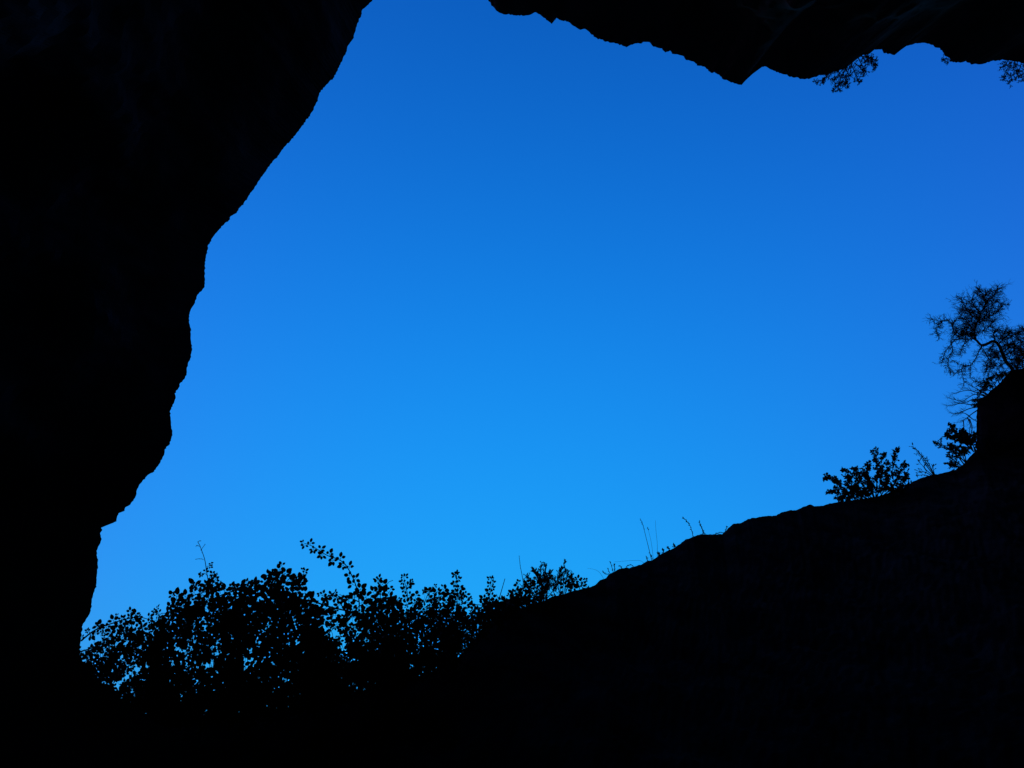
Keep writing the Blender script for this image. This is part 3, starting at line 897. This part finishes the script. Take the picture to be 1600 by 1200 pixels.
# ------------------------------------------------------------------ twisted tree on the outcrop
def twisted_tree():
    rnd = random.Random(101)
    D = 13.2
    u = D / FPX
    t = thing('twisted_tree', 'gnarled wind bent tree with fine dark twigs on top of the rock outcrop', 'tree', P(1584, 584, D))
    TR = [[(1586, 584), (1580, 574), (1572, 565), (1566, 552), (1561, 540), (1553, 533), (1542, 537.5), (1533, 539), (1526, 532), (1520, 528)]]
    LB = [  # (line, w0, w1, twig length, density)
        ([(1525, 531), (1524, 528), (1523, 517), (1527, 503), (1534, 487), (1541, 473), (1551, 463), (1557, 455), (1562, 451)], 2.6, 0.7, 17, 1.15),
        ([(1530, 505), (1537, 496), (1546, 490)], 1.0, 0.5, 15, 1.2),
        ([(1558, 536), (1568, 522), (1580, 519), (1592, 522)], 1.2, 0.5, 14, 1.3),
        ([(1568, 556), (1580, 552), (1592, 555), (1602, 553)], 1.2, 0.5, 14, 1.4),
        ([(1522, 529), (1510, 530), (1500, 528), (1492, 521), (1488, 513), (1487.5, 505), (1478, 501), (1467, 501), (1455, 498)], 2.2, 0.7, 13, 0.6),
        ([(1488, 507), (1493, 500), (1502, 497.5), (1512, 500), (1522, 505)], 1.6, 0.7, 15, 1.0),
        ([(1525, 520), (1516, 510), (1509, 499), (1512, 490)], 1.1, 0.5, 18, 0.6),
        ([(1531, 498), (1524, 489), (1514, 484), (1506, 486)], 1.0, 0.5, 18, 0.6),
        ([(1524, 527), (1512, 521), (1502, 523)], 1.2, 0.6, 12, 1.6),
        ([(1536, 484), (1546, 481), (1554, 474)], 1.0, 0.5, 13, 1.0),
        ([(1541, 473), (1538, 465), (1545, 456), (1550, 456)], 1.0, 0.5, 11, 1.2),
        ([(1563, 545), (1572, 538), (1582, 537), (1592, 541)], 1.3, 0.5, 16, 1.4),
        ([(1574, 568), (1584, 570), (1592, 574), (1600, 572)], 1.3, 0.5, 14, 1.4),
        ([(1556, 534), (1548, 544), (1556, 552), (1560, 560)], 1.1, 0.4, 13, 1.2),
        ([(1530, 500), (1518, 492), (1508, 480), (1503, 470), (1500, 466)], 1.2, 0.5, 19, 0.9),
        ([(1534, 490), (1524, 482), (1518, 472), (1520, 468)], 1.2, 0.5, 18, 1.0),
        ([(1540, 475), (1536, 462), (1532, 454), (1528, 453)], 1.2, 0.5, 12, 1.0),
        ([(1525, 515), (1510, 512), (1500, 515), (1494, 520)], 1.4, 0.6, 17, 0.8),
        ([(1530, 505), (1540, 498), (1552, 492), (1560, 485), (1563, 480)], 1.3, 0.5, 17, 0.9),
        ([(1545, 470), (1556, 470), (1564, 473), (1573, 477)], 1.0, 0.4, 10, 0.6),
        ([(1526, 520), (1538, 515), (1548, 508), (1555, 500)], 1.2, 0.5, 14, 0.7),
        ([(1500, 529), (1493, 531), (1487, 537), (1480, 545), (1476, 553), (1473, 562), (1471, 567)], 1.6, 0.6, 9, 0.6),
        ([(1487, 537), (1488, 548), (1483, 560), (1481, 572), (1485, 582)], 1.1, 0.5, 10, 0.8),
        ([(1476, 501), (1468, 508), (1463, 517), (1464, 522), (1467, 527)], 1.1, 0.4, 9, 0.7),
        ([(1508, 531), (1505, 540), (1502, 548), (1500, 553)], 1.0, 0.4, 9, 0.8),
        ([(1535, 540), (1530, 547), (1527, 555), (1523, 562), (1517, 571), (1508, 573), (1501, 577), (1495, 581), (1491, 585)], 1.9, 0.6, 9, 0.5),
        ([(1517, 571), (1517, 578), (1515, 585), (1518, 592)], 1.1, 0.4, 10, 0.7),
        ([(1508, 573), (1503, 583), (1505, 592), (1506, 600)], 0.9, 0.3, 9, 0.6),
        ([(1487, 562), (1496, 567), (1506, 572)], 0.8, 0.5, 6, 0.4),
        ([(1533, 540), (1540, 553), (1545, 560), (1550, 567)], 1.2, 0.5, 13, 0.8),
        ([(1556, 534), (1552, 525), (1555, 518), (1562, 515)], 1.5, 0.5, 12, 1.1),
        ([(1560, 538), (1568, 530), (1577, 524), (1588, 528), (1598, 533), (1612, 530), (1625, 520)], 2.2, 0.8, 16, 1.0),
        ([(1566, 552), (1576, 545), (1588, 545), (1600, 550), (1612, 548)], 1.8, 0.7, 16, 1.1),
        ([(1570, 562), (1582, 560), (1592, 565), (1602, 562)], 1.6, 0.6, 14, 1.2),
        ([(1564, 548), (1556, 556), (1548, 562), (1542, 570)], 1.3, 0.4, 14, 0.9),
        ([(1572, 566), (1562, 572), (1552, 572), (1543, 575), (1540, 582)], 1.4, 0.5, 12, 0.9),
        ([(1580, 580), (1570, 584), (1558, 586), (1550, 588), (1544, 592), (1539, 602)], 1.7, 0.6, 10, 0.7),
        ([(1553, 604), (1545, 603), (1537, 602), (1530, 598), (1524, 596)], 1.2, 0.5, 10, 0.6),
        ([(1588, 528), (1594, 518), (1600, 514)], 1.1, 0.5, 11, 0.9),
        ([(1588, 582), (1590, 570), (1598, 560), (1610, 545), (1622, 535), (1634, 530)], 2.4, 0.8, 18, 1.0),
        ([(1612, 545), (1622, 552), (1636, 552)], 1.3, 0.5, 15, 1.0),
    ]
    for line in TR:
        mb = MB()
        W = [P(x, y, D + 0.1 * math.sin(i)) for i, (x, y, _) in enumerate(smooth_line([(x, y, D) for x, y in line], 4))] if False else [P(*q) for q in smooth_line([(x, y, D + 0.1 * math.sin(i)) for i, (x, y) in enumerate(line)], 4)]
        mb.tube(W, 2.9 * u, 1.6 * u, 8)
        mb.build('trunk', M_BARK, t)
    for line, w0, w1, tl, dn in LB:
        k = rnd.uniform(-0.5, 0.5)
        n = len(line)
        pts = [(x + rnd.gauss(0, 0.4), y + rnd.gauss(0, 0.4), D + k * i / n) for i, (x, y) in enumerate(line)]
        sm = smooth_line(pts, 4)
        W = [P(*q) for q in sm]
        mb = MB()
        mb.tube(W, w0 * u * 0.5, w1 * u * 0.5, 5)
        acc = 0
        for i in range(1, len(W)):
            acc += (W[i] - W[i - 1]).length
            while acc > 0.62 * u / dn:
                acc -= 0.62 * u / dn
                dd = (W[i] - W[i - 1]).normalized()
                twig(mb, W[i], (dd * 0.5 + rnd_dir(rnd)).normalized(), tl * u * rnd.uniform(0.35, 1.0), 0.38 * u, rnd, 2 if rnd.random() < 0.7 else 1, None, 0, 0.8, 3, 0.0, 0.16)
        twig(mb, W[-1], (W[-1] - W[-2]).normalized(), 6 * u, 0.3 * u, rnd, 1, None, 0, 0.6, 3)
        mb.build('branch', M_BARK, t)
    return t


twisted_tree()


# ------------------------------------------------------------------ grass stalks and small herbs along the ridge
def stalk(label, line, w=0.9, seed=1, head=None, name='grass_stalk', cat='grass stalk', group='dry grass stalks on the ridge'):
    rnd = random.Random(seed)
    D = ridge_d(line[0][0])
    u = D / FPX
    sm = smooth_line([(x, y, D) for x, y in line], 5)
    W = [P(*q) for q in sm]
    t = thing(name, label, cat, W[0], group)
    mb = MB()
    mb.tube([W[0] - Vector((0, 0, 0.04))] + W, w * u * 0.5, w * u * 0.28, 4)
    mb.build('stem', M_GRASS, t)
    if head:
        hb = MB()
        n = len(W)
        for i in range(int(n * (1 - head)), n):
            dd = (W[i] - W[i - 1]).normalized()
            for _ in range(3):
                hb.leaf(W[i], rnd_dir(rnd, dd * 2.2), rnd_dir(rnd), 2.4 * u, 0.9 * u, 0)
        hb.build('seed_head', M_GRASS, t)
    return t


stalk('tallest thin grass stalk on the ridge, leaning left with a narrow seed head', [(1018, 875), (1014, 858), (1009, 838), (1005, 822), (1001, 812)], 0.9, 1, 0.35)
stalk('faint upright grass stalk standing just right of the tallest leaning one', [(1027, 869), (1027, 850), (1025, 830), (1024, 813)], 0.5, 2)
stalk('short faint grass stalk between the two tall stalks, bent to the left', [(1021, 874), (1018, 850), (1014, 832), (1012, 825)], 0.45, 3, 0.2)
stalk('nearly horizontal grass blade low over the ridge, right of the small bristly herbs', [(1006, 880), (1000, 876), (985, 876), (972, 877), (960, 878)], 0.45, 4)
stalk('thin grass blade curving left above the round leaved sprig', [(943, 904), (938, 896), (932, 891), (925, 889), (918, 888)], 0.45, 5)
stalk('thin pale grass stalk rising above the smaller heath shrub', [(879, 930), (877, 905), (880, 890), (883, 879)], 0.4, 6)


def herb(label, stems, seed, size=3.0, w=0.9):
    rnd = random.Random(seed)
    x0 = stems[0][0][0]
    D = ridge_d(x0)
    u = D / FPX
    t = thing('small_herb', label, 'small plant', P(x0, stems[0][0][1], D), 'small herbs on the bare ridge')
    sb, lb = MB(), MB()
    for l in stems:
        W = [P(*q) for q in smooth_line([(x, y, D) for x, y in l], 4)]
        sb.tube([W[0] - Vector((0, 0, 0.03))] + W, w * u * 0.5, w * u * 0.25, 4)
        for i in range(1, len(W)):
            dd = (W[i] - W[i - 1]).normalized()
            for _ in range(2):
                lb.leaf(W[i], rnd_dir(rnd, dd * 1.3), rnd_dir(rnd, Vector((0, -1, 0)), .7), size * u * rnd.uniform(0.5, 1.1), size * u * 0.45, 0.1)
    sb.build('stem', M_CANE, t)
    lb.build('leaves', M_LEAF, t)
    return t


herb('small herb of two bristly upright stems low on the ridge, left of the grass stalks', [[(958, 893), (956, 886), (953, 878)], [(960, 892), (960, 886), (960, 882)]], 61, 2.6)
herb('tiny pair of bristly stems curving left just below the small two stemmed herb', [[(952, 897), (947, 897), (944, 895), (942, 893)], [(953, 896), (951, 892), (950, 889)]], 62, 2.2)
herb('tallest bristly herb on the middle of the ridge, its stem bent to the left', [[(1083, 838), (1081, 830), (1078, 821), (1073, 814), (1068, 809)]], 63, 3.0)
herb('forked herb just right of the tall left leaning herb', [[(1099, 835), (1097, 826), (1094, 820), (1093, 815)], [(1101, 835), (1098, 828), (1095, 822)]], 64, 2.6, 1.2)
herb('small tuft of leaves at the foot of the tallest grass stalk', [[(1020, 875), (1018, 869), (1015, 864)], [(1012, 877), (1011, 873), (1010, 870)]], 65, 2.6)
herb('low creeping sprig of tiny leaves in the dip under the higher rock step', [[(1136, 828), (1131, 832), (1124, 832), (1118, 834)], [(1133, 830), (1135, 825), (1136, 823)]], 66, 2.6, 0.7)
herb('row of small round leaves on the ridge crest, right of the grass stalks', [[(1030, 868), (1029, 866), (1029, 865)], [(1037, 864), (1036, 861), (1036, 860)], [(1045, 860), (1045, 858), (1044, 856)], [(1054, 856), (1053, 853), (1053, 852)]], 67, 4.2, 0.8)
herb('low mat of tiny leaves on the ridge crest under the horizontal grass blade', [[(972, 888), (970, 885), (968, 884)], [(978, 887), (980, 884), (982, 884)], [(990, 885), (987, 883), (984, 883)]], 68, 2.2, 0.6)
